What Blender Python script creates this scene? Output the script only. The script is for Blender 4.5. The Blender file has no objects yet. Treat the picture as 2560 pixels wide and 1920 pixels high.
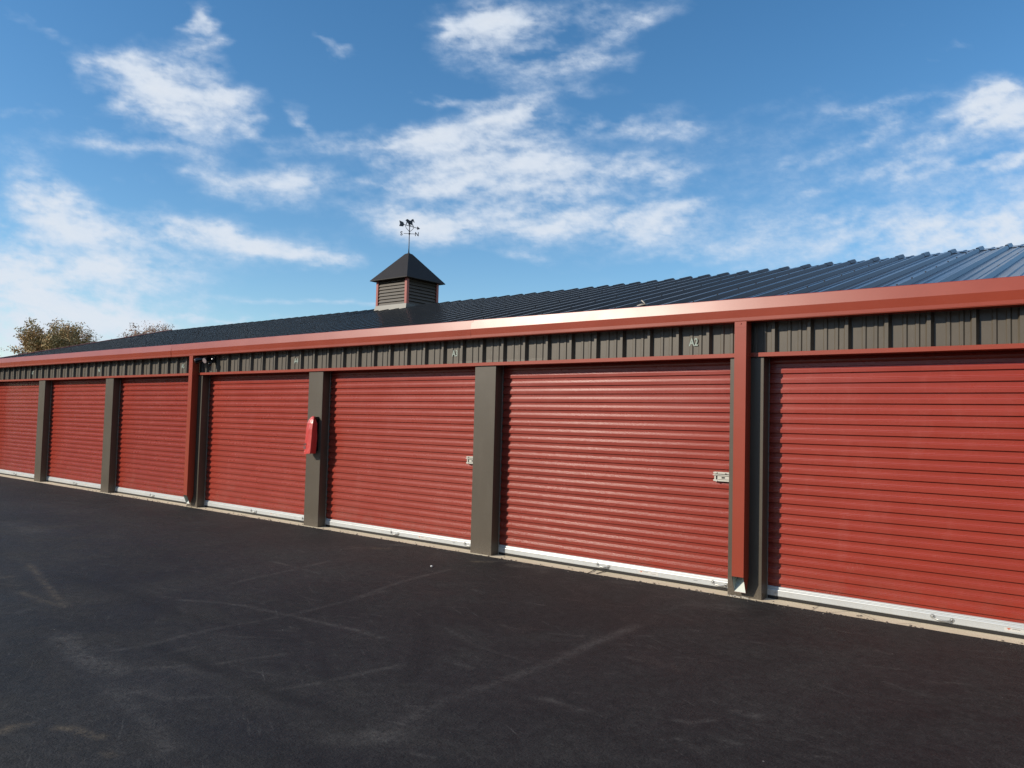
import bpy, bmesh, math, random
import numpy as np
from mathutils import Vector, Matrix, noise as mnoise

S = bpy.context.scene
COL = S.collection
rng = random.Random(7)
R_ = math.radians

# ------------------------------------------------------------------ camera
F0 = 1989.59
YAW, PITCH, ROLL = 0.6788036, 0.0480666, 0.0254885
CAM = Vector((0.0, -6.7571, 1.4721))
_f = Vector((-math.sin(YAW)*math.cos(PITCH), math.cos(YAW)*math.cos(PITCH), math.sin(PITCH)))
_r = Vector((math.cos(YAW), math.sin(YAW), 0)); _u = _r.cross(_f)
RV = math.cos(ROLL)*_r + math.sin(ROLL)*_u
UV = -math.sin(ROLL)*_r + math.cos(ROLL)*_u
FV = _f
cd = bpy.data.cameras.new('camera'); cam = bpy.data.objects.new('camera', cd); COL.objects.link(cam)
cd.sensor_width = 36; cd.sensor_fit = 'HORIZONTAL'; cd.lens = F0/2560*36
cd.clip_start = 0.05; cd.clip_end = 3000
m = Matrix((RV, UV, -FV)).transposed().to_4x4(); m.translation = CAM
cam.matrix_world = m
S.camera = cam

def ray(px, py):
    return (FV*F0 + RV*(px-1280) + UV*(960-py)).normalized()
def on_z(px, py, z=0.0):
    d = ray(px, py); return CAM + d*((z-CAM.z)/d.z)

# ------------------------------------------------------------------ tagging
def tag(o, label=None, cat=None, group=None, kind=None):
    if label: o['label'] = label
    if cat: o['category'] = cat
    if group: o['group'] = group
    if kind: o['kind'] = kind
    return o
def empty(name, loc, label, cat, group=None, rotz=0):
    o = bpy.data.objects.new(name, None); COL.objects.link(o)
    o.empty_display_size = .2
    o.location = loc; o.rotation_euler = (0, 0, rotz)
    return tag(o, label, cat, group)
def copy_tree(o, parent=None):
    c = o.copy(); COL.objects.link(c); c.parent = parent
    for ch in list(o.children): copy_tree(ch, c)
    return c

# ------------------------------------------------------------------ mesh builder
class MB:
    def __init__(s): s.v = []; s.f = []; s.sm = []
    def add(s, vs, fs, smooth=False):
        b = len(s.v); s.v += [tuple(p) for p in vs]
        for f in fs: s.f.append(tuple(b+i for i in f)); s.sm.append(smooth)
        return s
    def box(s, x0, x1, y0, y1, z0, z1):
        return s.add([(x0,y0,z0),(x1,y0,z0),(x1,y1,z0),(x0,y1,z0),(x0,y0,z1),(x1,y0,z1),(x1,y1,z1),(x0,y1,z1)],
                     [(0,3,2,1),(4,5,6,7),(0,1,5,4),(1,2,6,5),(2,3,7,6),(3,0,4,7)])
    def bbox(s, x0, x1, y0, y1, z0, z1, b=.004):
        # box with chamfered vertical (z) edges
        p = [(x0+b,y0),(x1-b,y0),(x1,y0+b),(x1,y1-b),(x1-b,y1),(x0+b,y1),(x0,y1-b),(x0,y0+b)]
        n = 8; vs = [(x,y,z0) for x,y in p]+[(x,y,z1) for x,y in p]
        return s.add(vs, [tuple(range(n-1,-1,-1)), tuple(range(n,2*n))]+[(i,(i+1)%n,n+(i+1)%n,n+i) for i in range(n)])
    def extrude_x(s, prof, xs, closed=True, caps=True, smooth=False, fn=None):
        n = len(prof); vs = []
        for x in xs:
            for i,(y,z) in enumerate(prof):
                p = (x,y,z)
                if fn: p = fn(x,y,z,i)
                vs.append(p)
        fs = []
        for k in range(len(xs)-1):
            for i in range(n if closed else n-1):
                j = (i+1)%n
                fs.append((k*n+i, k*n+j, (k+1)*n+j, (k+1)*n+i))
        if closed and caps: fs += [tuple(range(n-1,-1,-1)), tuple(range((len(xs)-1)*n, len(xs)*n))]
        return s.add(vs, fs, smooth)
    def tube(s, pts, rad, n=8, smooth=True, cap=True):
        pts = [Vector(p) for p in pts]
        if not hasattr(rad, '__len__'): rad = [rad]*len(pts)
        vs = []; up0 = None
        for i,p in enumerate(pts):
            d = (pts[min(i+1,len(pts)-1)]-pts[max(i-1,0)])
            if d.length < 1e-9: d = Vector((0,0,1))
            d.normalize()
            a = Vector((0,0,1)) if abs(d.z) < .9 else Vector((1,0,0))
            if up0 is not None and up0.cross(d).length > .1: a = up0
            u = d.cross(a).normalized(); w = u.cross(d).normalized(); up0 = w
            for k in range(n):
                t = 2*math.pi*k/n
                vs.append(p + (u*math.cos(t)+w*math.sin(t))*rad[i])
        fs = []
        for i in range(len(pts)-1):
            for k in range(n):
                fs.append((i*n+k, i*n+(k+1)%n, (i+1)*n+(k+1)%n, (i+1)*n+k))
        if cap: fs += [tuple(range(n-1,-1,-1)), tuple(range((len(pts)-1)*n, len(pts)*n))]
        return s.add(vs, fs, smooth)
    def sphere(s, c, r, n=12, m=8, sc=(1,1,1)):
        vs = []; fs = []
        for i in range(m+1):
            ph = math.pi*i/m
            for k in range(n):
                t = 2*math.pi*k/n
                vs.append((c[0]+r*sc[0]*math.sin(ph)*math.cos(t), c[1]+r*sc[1]*math.sin(ph)*math.sin(t), c[2]+r*sc[2]*math.cos(ph)))
        for i in range(m):
            for k in range(n):
                fs.append((i*n+k, (i+1)*n+k, (i+1)*n+(k+1)%n, i*n+(k+1)%n))
        return s.add(vs, fs, True)
    def plate(s, poly, o, ax, ay, t):
        # polygon (2-D) extruded by thickness t about the plane o + x*ax + y*ay
        ax = Vector(ax); ay = Vector(ay); nn = ax.cross(ay).normalized()*t/2; o = Vector(o)
        n = len(poly)
        vs = [o+ax*x+ay*y-nn for x,y in poly]+[o+ax*x+ay*y+nn for x,y in poly]
        return s.add(vs, [tuple(range(n-1,-1,-1)), tuple(range(n,2*n))]+[(i,(i+1)%n,n+(i+1)%n,n+i) for i in range(n)])
    def build(s, name, mat, parent=None, tri=False):
        me = bpy.data.meshes.new(name)
        me.from_pydata([tuple(map(float,p)) for p in s.v], [], s.f)
        me.polygons.foreach_set('use_smooth', s.sm)
        bm = bmesh.new(); bm.from_mesh(me)
        bmesh.ops.remove_doubles(bm, verts=bm.verts, dist=1e-6)
        bmesh.ops.recalc_face_normals(bm, faces=bm.faces)
        bm.to_mesh(me); bm.free()
        me.materials.append(mat)
        o = bpy.data.objects.new(name, me); COL.objects.link(o)
        if parent: o.parent = parent
        return o

# ------------------------------------------------------------------ materials
class NT:
    def __init__(s, name, world=False):
        if world: s.nt = world.node_tree
        else:
            s.m = bpy.data.materials.new(name); s.m.use_nodes = True; s.nt = s.m.node_tree
        s.nt.nodes.clear()
    def n(s, t, **k):
        nd = s.nt.nodes.new(t)
        for a,b in k.items(): setattr(nd, a, b)
        return nd
    def l(s, a, b): s.nt.links.new(a, b)
    def put(s, sock, v):
        if hasattr(v, 'links') or isinstance(v, bpy.types.NodeSocket): s.l(v, sock)
        else: sock.default_value = v
    def math(s, op, a, b=0.0, c=None, clamp=False):
        nd = s.n('ShaderNodeMath', operation=op, use_clamp=clamp)
        s.put(nd.inputs[0], a); s.put(nd.inputs[1], b)
        if c is not None: s.put(nd.inputs[2], c)
        return nd.outputs[0]
    def vmath(s, op, a, b=None, scale=None):
        nd = s.n('ShaderNodeVectorMath', operation=op)
        s.put(nd.inputs[0], a)
        if b is not None: s.put(nd.inputs[1], b)
        if scale is not None: s.put(nd.inputs['Scale'], scale)
        return nd
    def noise(s, vec, scale, detail=3, rough=.55, dist=0.0, typ=None):
        nd = s.n('ShaderNodeTexNoise')
        if vec is not None: s.l(vec, nd.inputs['Vector'])
        nd.inputs['Scale'].default_value = scale; nd.inputs['Detail'].default_value = detail
        nd.inputs['Roughness'].default_value = rough; nd.inputs['Distortion'].default_value = dist
        return nd
    def ramp(s, fac, a, b, lo=0.0, hi=1.0, interp='LINEAR'):
        nd = s.n('ShaderNodeMapRange', interpolation_type=interp)
        s.put(nd.inputs['Value'], fac); nd.inputs['From Min'].default_value = a; nd.inputs['From Max'].default_value = b
        nd.inputs['To Min'].default_value = lo; nd.inputs['To Max'].default_value = hi
        return nd.outputs[0]
    def mix(s, fac, a, b, blend='MIX'):
        nd = s.n('ShaderNodeMix', data_type='RGBA', blend_type=blend, clamp_factor=True)
        s.put(nd.inputs[0], fac); s.put(nd.inputs[6], a); s.put(nd.inputs[7], b)
        return nd.outputs[2]
    def scaled(s, vec, sc):
        nd = s.n('ShaderNodeMapping'); s.l(vec, nd.inputs[0]); nd.inputs['Scale'].default_value = sc
        return nd.outputs[0]
def c4(c): return (c[0], c[1], c[2], 1.0)

def paint(name, col, rough=.35, var=.12, bump=0.0, bscale=3.0, spec=.5, metallic=0.0, coat=0.0, dirt=0.0, dirtcol=(.25,.2,.15), fine=0.0, stretch=(1,1,1)):
    t = NT(name); out = t.n('ShaderNodeOutputMaterial'); p = t.n('ShaderNodeBsdfPrincipled')
    t.l(p.outputs[0], out.inputs[0])
    co = t.n('ShaderNodeTexCoord').outputs['Object']
    cs = t.scaled(co, stretch)
    n1 = t.noise(cs, 1.7, 4, .6).outputs[0]
    n2 = t.noise(co, 38, 3, .6).outputs[0]
    f = t.math('MULTIPLY', t.ramp(n1,.3,.7,-1,1), var)
    f = t.math('ADD', f, t.math('MULTIPLY', t.ramp(n2,.3,.7,-1,1), var*.35))
    f = t.math('ADD', f, 1.0)
    base = t.vmath('SCALE', (col[0],col[1],col[2]), scale=f).outputs[0]
    if dirt > 0:
        n3 = t.noise(t.scaled(co,(1,1,.35)), 5.5, 6, .7).outputs[0]
        base = t.mix(t.math('MULTIPLY', t.ramp(n3,.52,.75,0,1), dirt), base, c4(dirtcol))
    t.l(base, p.inputs['Base Color'])
    t.put(p.inputs['Roughness'], t.math('ADD', rough-.04, t.math('MULTIPLY', n1, .08)))
    p.inputs['Metallic'].default_value = metallic
    p.inputs['Specular IOR Level'].default_value = spec
    if coat: p.inputs['Coat Weight'].default_value = coat; p.inputs['Coat Roughness'].default_value = .15
    if bump or fine:
        h = t.math('MULTIPLY', t.noise(t.scaled(co,stretch), bscale, 2, .5).outputs[0], bump)
        if fine: h = t.math('ADD', h, t.math('MULTIPLY', t.noise(co, 220, 2, .6).outputs[0], fine))
        b = t.n('ShaderNodeBump'); b.inputs['Strength'].default_value = 1.0; b.inputs['Distance'].default_value = 1.0
        t.l(h, b.inputs['Height']); t.l(b.outputs[0], p.inputs['Normal'])
    return t.m

M = {}
def doormat(mt):
    nt = mt.node_tree; p = next(n for n in nt.nodes if n.type=='BSDF_PRINCIPLED'); src = p.inputs['Base Color'].links[0].from_socket
    t = NT.__new__(NT); t.nt = nt; t.m = mt
    oi = t.n('ShaderNodeObjectInfo'); co = t.n('ShaderNodeTexCoord').outputs['Object']; sp = t.n('ShaderNodeSeparateXYZ'); t.l(co, sp.inputs[0])
    off = t.n('ShaderNodeCombineXYZ'); t.l(t.math('MULTIPLY', oi.outputs['Random'], 37.0), off.inputs[0]); t.l(t.math('MULTIPLY', oi.outputs['Random'], 91.0), off.inputs[2])
    v = t.vmath('ADD', co, off.outputs[0]).outputs[0]
    base = t.vmath('SCALE', src, scale=t.ramp(oi.outputs['Random'],0,1,.94,1.05)).outputs[0]
    fade = t.noise(t.scaled(v,(.7,1,.5)), 1.2, 4, .6).outputs[0]
    base = t.mix(t.ramp(fade,.45,.75,0,.22), base, (.30,.062,.045,1))
    where = t.ramp(t.noise(t.scaled(v,(1,0,1.6)), 2.6, 2, .5).outputs[0], .60,.68)
    low = t.ramp(sp.outputs[2], .25,.75,1,0)
    fine = t.ramp(t.noise(t.scaled(v,(2.2,0,.7)), 46, 4, .75).outputs[0], .52,.64)
    base = t.mix(t.math('MULTIPLY', t.math('MULTIPLY', where, low), t.math('MULTIPLY', fine, .6)), base, (.40,.20,.16,1))
    dust = t.math('MULTIPLY', t.ramp(sp.outputs[2], .10,.42,1,0), t.ramp(t.noise(v, 5, 5, .7).outputs[0], .4,.7))
    base = t.mix(t.math('MULTIPLY', dust, .22), base, (.22,.12,.09,1))
    nt.links.new(base, p.inputs['Base Color'])
    return mt
M['door'] = paint('door_red', (0.2550,0.0280,0.0145), .27, .05, spec=.62, bump=.0008, bscale=2.2, dirt=.08, dirtcol=(.5,.2,.17), stretch=(1,1,3))
doormat(M['door'])
M['trim'] = paint('trim_red', (0.2656,0.0384,0.0166), .36, .05, bump=.0016, bscale=1.6)
M['gutter'] = paint('gutter_red', (0.2500,0.0320,0.0110), .37, .05, bump=.0018, bscale=1.5, stretch=(1,1,1), dirt=.05, dirtcol=(.3,.1,.06))
M['taupe'] = paint('taupe_steel', (0.0740,0.0580,0.0400), .42, .07, bump=.0008, bscale=2.5, fine=.0002, dirt=.12, dirtcol=(.16,.14,.11))
def footdirt(mt, col, h):
    nt = mt.node_tree; p = next(n for n in nt.nodes if n.type=='BSDF_PRINCIPLED'); src = p.inputs['Base Color'].links[0].from_socket
    t = NT.__new__(NT); t.nt = nt; t.m = mt
    co = t.n('ShaderNodeTexCoord').outputs['Object']; sp = t.n('ShaderNodeSeparateXYZ'); t.l(co, sp.inputs[0])
    z = t.math('ADD', sp.outputs[2], t.math('MULTIPLY', t.noise(co, 9, 5, .7).outputs[0], -h*1.2))
    m_ = t.math('MULTIPLY', t.ramp(z, -h*.35, h*.5, 1, 0), t.ramp(t.noise(co, 60, 4, .7).outputs[0], .4, .62))
    nt.links.new(t.mix(t.math('MULTIPLY', m_, .65), src, c4(col)), p.inputs['Base Color'])
footdirt(M['taupe'], (.13,.11,.085), .16)
M['roof'] = paint('charcoal_roof', (.044,.038,.032), .17, .10, spec=.18)
M['croof'] = paint('cupola_roof_dark', (0.0294,0.0243,0.0205), .55, .10, spec=.22)
M['louver'] = paint('louver_taupe', (.052,.039,.026), .5, .12)
M['ctrim'] = paint('cupola_trim_red', (0.2880,0.0544,0.0352), .42, .08)
M['flash'] = paint('flashing_grey', (.088,.080,.062), .45, .12)
M['iron'] = paint('black_iron', (0.0051,0.0064,0.0141), .45, .1)
M['rail'] = paint('rail_aluminium', (0.4736,0.4864,0.4800), .38, .05, metallic=.15, dirt=.30, dirtcol=(.33,.30,.25))
M['galv'] = paint('galvanised', (0.3840,0.3840,0.3648), .34, .06, metallic=.5)
M['ivory'] = paint('latch_ivory', (0.4992,0.4736,0.4096), .38, .05)
M['rubber'] = paint('black_rubber', (0.0128,0.0115,0.0102), .7, .2)
M['dark'] = paint('interior_dark', (0.0128,0.0115,0.0102), .9, .1)
M['white'] = paint('inside_white', (0.4480,0.4736,0.4224), .5, .05)
M['redbag'] = paint('red_vinyl', (0.4992,0.0416,0.0352), .38, .10, bump=.004, bscale=14, dirt=.03, dirtcol=(.6,.2,.17))
M['ink'] = paint('grey_print', (0.0768,0.0704,0.0704), .6, .1)
M['lblw'] = paint('label_white', (0.5248,0.5120,0.4736), .45, .03)
M['lblr'] = paint('label_orange', (0.4800,0.0896,0.0320), .5, .05)
M['bplast'] = paint('black_plastic', (0.0038,0.0045,0.0058), .16, .1)
M['lens'] = paint('lens_pinkish', (0.3360,0.2720,0.2640), .2, .05)
M['num'] = paint('number_paint', (.27,.32,.28), .6, .12)
M['pebble'] = paint('pebble_white', (0.4800,0.4680,0.4500), .6, .1)
M['twig'] = paint('pale_scrap', (0.3520,0.3200,0.2688), .7, .15)
M['bark'] = paint('bark_grey', (0.1575,0.1275,0.1050), .85, .25)

def leafmat(name, cols):
    t = NT(name); out = t.n('ShaderNodeOutputMaterial'); p = t.n('ShaderNodeBsdfPrincipled'); t.l(p.outputs[0], out.inputs[0])
    co = t.n('ShaderNodeTexCoord').outputs['Object']
    a = t.noise(co, .55, 2, .6).outputs[0]; b = t.noise(co, 4.5, 2, .7).outputs[0]
    c = t.mix(t.ramp(a,.42,.58), c4(cols[0]), c4(cols[1]))
    c = t.mix(t.ramp(b,.45,.62), c, c4(cols[2]))
    t.l(c, p.inputs['Base Color']); p.inputs['Roughness'].default_value = .7
    return t.m
M['leafA'] = leafmat('autumn_leaves_brown', [(.37,.255,.10),(.46,.27,.12),(.24,.20,.085)])
M['leafB'] = leafmat('autumn_leaves_rust', [(.34,.21,.14),(.42,.20,.09),(.25,.20,.15)])

# wall panel material : taupe with paler residue near the panel foot
def wallmat():
    t = NT('wall_panel_taupe'); out = t.n('ShaderNodeOutputMaterial'); p = t.n('ShaderNodeBsdfPrincipled'); t.l(p.outputs[0], out.inputs[0])
    co = t.n('ShaderNodeTexCoord').outputs['Object']
    sp = t.n('ShaderNodeSeparateXYZ'); t.l(co, sp.inputs[0])
    n1 = t.noise(co, 2.0, 4, .6).outputs[0]; n2 = t.noise(t.scaled(co,(1,1,.2)), 30, 3, .6).outputs[0]
    f = t.math('ADD', t.ramp(n1,.3,.7,.92,1.08), t.ramp(n2,.3,.7,-.07,.07))
    base = t.vmath('SCALE', (.081,.065,.046), scale=f).outputs[0]
    n3 = t.noise(t.scaled(co,(1,0,0)), 9, 3, .5).outputs[0]
    edge = t.math('ADD', 2.128, t.math('MULTIPLY', n3, .075))
    below = t.ramp(t.math('SUBTRACT', edge, sp.outputs[2]), 0, .004)
    xin = t.math('MULTIPLY', t.ramp(sp.outputs[0], -6.4, -6.2), t.ramp(sp.outputs[0], -5.1, -5.0, 1, 0))
    base = t.mix(t.math('MULTIPLY', t.math('MULTIPLY', below, xin), .45), base, (.16,.14,.11,1))
    n4 = t.noise(t.scaled(co,(7,1,1.3)), 6, 2, .5).outputs[0]
    base = t.mix(t.ramp(n4,.70,.76,0,.35), base, (.15,.14,.11,1))
    t.l(base, p.inputs['Base Color']); p.inputs['Roughness'].default_value = .45
    return t.m
M['wall'] = wallmat()

# concrete
def concmat():
    t = NT('concrete_apron'); out = t.n('ShaderNodeOutputMaterial'); p = t.n('ShaderNodeBsdfPrincipled'); t.l(p.outputs[0], out.inputs[0])
    co = t.n('ShaderNodeTexCoord').outputs['Object']
    a = t.noise(co, 3, 6, .65).outputs[0]; b = t.noise(co, 60, 3, .6).outputs[0]
    c = t.mix(t.ramp(a,.3,.7), (.58,.48,.33,1), (.68,.575,.42,1)); c = t.mix(t.ramp(b,.6,.8,0,.35), c, (.20,.17,.12,1))
    v = t.n('ShaderNodeTexVoronoi', feature='DISTANCE_TO_EDGE'); t.l(t.scaled(co,(1,.6,1)), v.inputs['Vector']); v.inputs['Scale'].default_value = .55
    c = t.mix(t.ramp(v.outputs[0], 0, .003, .6, 0), c, (.12,.10,.08,1))
    t.l(c, p.inputs['Base Color']); p.inputs['Roughness'].default_value = .85
    bm_ = t.n('ShaderNodeBump'); bm_.inputs['Strength'].default_value = .4; bm_.inputs['Distance'].default_value = .004; t.l(b, bm_.inputs['Height']); t.l(bm_.outputs[0], p.inputs['Normal'])
    return t.m
M['conc'] = concmat()

def asphaltmat():
    t = NT('asphalt'); out = t.n('ShaderNodeOutputMaterial'); p = t.n('ShaderNodeBsdfPrincipled'); t.l(p.outputs[0], out.inputs[0])
    co = t.n('ShaderNodeTexCoord').outputs['Object']
    big = t.noise(co, .35, 4, .6, .6).outputs[0]
    mid = t.noise(co, 1.6, 5, .65, .4).outputs[0]
    fine = t.noise(co, 95, 4, .75).outputs[0]
    grit = t.noise(co, 34, 3, .7).outputs[0]
    v = t.n('ShaderNodeTexVoronoi', feature='F1'); t.l(co, v.inputs['Vector']); v.inputs['Scale'].default_value = 85
    base = t.mix(t.ramp(big,.35,.65), (.0128,.0121,.0116,1), (.0260,.0242,.0228,1))
    base = t.mix(t.ramp(mid,.45,.75,0,.6), base, (.036,.0325,.029,1))
    base = t.mix(t.ramp(fine,.35,.7,0,1), t.vmath('SCALE', base, scale=.45).outputs[0], t.vmath('SCALE', base, scale=1.65).outputs[0])
    clump = t.noise(co, 13, 5, .72).outputs[0]
    base = t.mix(t.ramp(clump,.36,.66,0,1), t.vmath('SCALE', base, scale=.68).outputs[0], t.vmath('SCALE', base, scale=1.30).outputs[0])
    # stretched scuffs in two directions
    for ang, sc, th, am in ((.5, (1.1,22,1), .62, .7), (-.22, (.8,26,1), .64, .6), (1.15,(1.3,30,1),.66,.5)):
        mp = t.n('ShaderNodeMapping'); t.l(co, mp.inputs[0]); mp.inputs['Rotation'].default_value = (0,0,ang); 
        mp2 = t.n('ShaderNodeMapping'); t.l(mp.outputs[0], mp2.inputs[0]); mp2.inputs['Scale'].default_value = sc
        ns = t.noise(mp2.outputs[0], 1.6, 4, .62).outputs[0]
        gate = t.ramp(grit,.42,.62)
        base = t.mix(t.math('MULTIPLY', t.math('MULTIPLY', t.ramp(ns, th, th+.12), gate), am), base, (.105,.098,.090,1))
    at = t.n('ShaderNodeAttribute', attribute_name='wear')
    sp = t.n('ShaderNodeSeparateColor'); t.l(at.outputs['Color'], sp.inputs[0])
    brk = t.ramp(t.math('ADD', t.math('MULTIPLY', grit,.5), t.math('MULTIPLY', t.noise(co, 7.0, 5, .7).outputs[0],.5)), .42,.60,.05,1)
    base = t.mix(t.math('MULTIPLY', sp.outputs[0], brk, clamp=True), base, (.085,.078,.070,1))
    base = t.mix(t.math('MULTIPLY', sp.outputs[1], brk), base, (.105,.082,.055,1))
    base = t.mix(t.math('MULTIPLY', sp.outputs[2], .75), base, (.0055,.0052,.005,1))
    # pale grit specks
    vv = t.n('ShaderNodeTexVoronoi', feature='F1'); t.l(co, vv.inputs['Vector']); vv.inputs['Scale'].default_value = 7.5
    spn = t.n('ShaderNodeSeparateColor'); t.l(vv.outputs['Color'], spn.inputs[0])
    keep = t.ramp(spn.outputs[0], .72,.74)
    rad = t.math('MULTIPLY', spn.outputs[1], .05)
    spk = t.math('MULTIPLY', keep, t.math('LESS_THAN', vv.outputs['Distance'], rad))
    base = t.mix(t.math('MULTIPLY', spk, .8), base, (.26,.24,.22,1))
    t.l(base, p.inputs['Base Color'])
    t.put(p.inputs['Roughness'], t.ramp(mid,.3,.7,.62,.80)); p.inputs['Specular IOR Level'].default_value = .25
    h = t.math('ADD', t.math('MULTIPLY', t.math('SUBTRACT', 1.0, v.outputs['Distance']), .0016), t.math('MULTIPLY', fine, .0055))
    h = t.math('ADD', h, t.math('MULTIPLY', grit, .0040)); h = t.math('ADD', h, t.math('MULTIPLY', clump, .0060))
    b = t.n('ShaderNodeBump'); b.inputs['Strength'].default_value = .75; b.inputs['Distance'].default_value = 1.0
    t.l(h, b.inputs['Height']); t.l(b.outputs[0], p.inputs['Normal'])
    return t.m
M['asphalt'] = asphaltmat()
def grassmat():
    t = NT('dry_grass'); out = t.n('ShaderNodeOutputMaterial'); p = t.n('ShaderNodeBsdfPrincipled'); t.l(p.outputs[0], out.inputs[0])
    co = t.n('ShaderNodeTexCoord').outputs['Object']
    a = t.noise(co, .2, 5, .6).outputs[0]; b = t.noise(co, 6, 5, .7).outputs[0]
    c = t.mix(t.ramp(a,.4,.6), (.06,.075,.025,1), (.13,.11,.05,1)); c = t.mix(t.ramp(b,.4,.6,0,.5), c, (.05,.05,.02,1))
    t.l(c, p.inputs['Base Color']); p.inputs['Roughness'].default_value = .9
    return t.m
M['grass'] = grassmat()

# ------------------------------------------------------------------ layout constants
X0, BAY, PW = -2.946, 3.0475, .309          # first pillar's left edge, bay, pillar width
PIL = {j: X0+j*BAY for j in range(-6, 3)}
XL, XR = PIL[-6]-.27, PIL[2]+PW+.03
ZT, ZT2 = 2.099, 2.134
RP = .3048
RX = -11.0814                                # right edge of a wall rib crest (k = 0)
YR, ZR = 4.564, 3.781                        # ridge (pan level)
SL = .2662

bld = empty('storage_building', (0,0,0), 'long red and taupe metal storage building with roll-up doors and charcoal ribbed roof', 'storage building')

# pillars
for j,x in PIL.items():
    b = MB(); b.bbox(x, x+PW, 0, .125, 0, ZT, .003)
    b.box(x-.001, x+PW+.001, .127, .22, 0, ZT+.02)
    b.build('pillar', M['taupe'], bld)

# wall panel with ribs
def rib_profile(x0, k):
    e = x0 + k*RP
    hr = .037
    pts = [(e-RP+.0, 0.0)]
    a = e-RP
    P = [(a+.018,0)]
    for c in (a+.115, a+.205):
        P += [(c-.020,0),(c-.011,.0085),(c+.011,.0085),(c+.020,0)]
    P += [(e-.027-.018,0),(e-.027,hr),(e,hr)]
    return P
def ribs_between(xa, xb, x0):
    k0 = math.floor((xa-x0)/RP); k1 = math.ceil((xb-x0)/RP)+1
    P = []
    for k in range(k0, k1+1): P += rib_profile(x0, k)
    P = [p for p in P if xa <= p[0] <= xb]
    return [(xa, P[0][1])]+P+[(xb, P[-1][1])]
wp = ribs_between(XL, XR, RX)
b = MB(); n = len(wp)
yw = .045
vs = [(x, yw-h, 2.110) for x,h in wp]+[(x, yw-h, 2.60) for x,h in wp]
b.add(vs, [(i,i+1,n+i+1,n+i) for i in range(n-1)])
k0 = math.ceil((XL+.3-RX)/RP)
for k in range(k0, int((XR-RX)/RP)):
    e = RX+k*RP
    xs = e-.10+.01*math.sin(k*1.7)
    b.sphere((xs, yw-.004, 2.142), .0085, 6, 4, (1,.8,.8))
b.build('wall_panel', M['wall'], bld)

# header behind the door tops and the shell of the building
b = MB(); b.box(XL+.02, XR-.02, .05, .125, ZT+.004, 2.58); b.build('header', M['dark'], bld)
b = MB()
b.box(XL+.01, XL+.06, .06, 9.05, 0, 2.5); b.box(XR-.06, XR-.01, .06, 9.05, 0, 2.5)
b.box(XL+.06, XR-.06, 8.98, 9.06, 0, 2.5)
for x in (XL+.02, XR-.05):
    b.plate([(0.06,2.5),(9.06,2.5),(YR,ZR-.06)], (x+.015,0,0), (0,1,0), (0,0,1), .03)
b.build('side_wall', M['taupe'], bld)
b = MB(); b.box(XL+.3, XR-.3, 1.2, 1.25, 0, 2.5); b.build('interior_partition', M['dark'], bld)

# trim strip over the doors
b = MB()
def tf(x,y,z,i): return (x, y+.0015*mnoise.noise((x*.7,0,3)), z+.0015*mnoise.noise((x*.5,2,1)))
xs = list(np.arange(XL, XR, .3))+[XR]
b.extrude_x([(-.020,ZT),(-.020,ZT2),(.012,ZT2+.004),(.012,ZT2-.003),(-.015,ZT2-.006),(-.015,ZT+.003),(.13,ZT+.003),(.13,ZT)], xs, fn=tf)
b.build('trim_strip', M['trim'], bld)

# gutter in overlapping lengths
seams = [XL-.05, -19.28, -12.63, -5.98, .67, XR+.05]
for q,(xa,xb) in enumerate(zip(seams[:-1], seams[1:])):
    off = (.0,.004,.0,.004,.0,.004)[q]; xb2 = xb+(.0 if q==4 else .03)
    lean = (.0,.0014,-.0028,.0018,0,0)[q]
    xs = list(np.arange(xa, xb2-.05, .15))+[xb2]
    def gf(x,y,z,i,q=q,off=off,lean=lean):
        w = .0018*mnoise.noise((x*.45+q*9,0,0))
        top = max(0,(z-2.507)/.1)
        return (x, y-off+w*.6+top*(lean+.0035*mnoise.noise((x*.33+q*5,4,0))), z+.002*mnoise.noise((x*.35,7,0))+off*.3)
    prof = [(.035,2.404),(-.099,2.404),(-.111,2.507),(-.0925,2.606),(-.083,2.611),(-.078,2.606),(-.103,2.507),(-.103,2.410),(.035,2.410)]
    b = MB(); b.extrude_x(prof, xs, fn=gf); b.build('gutter', M['gutter'], bld)
    b2 = None

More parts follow.
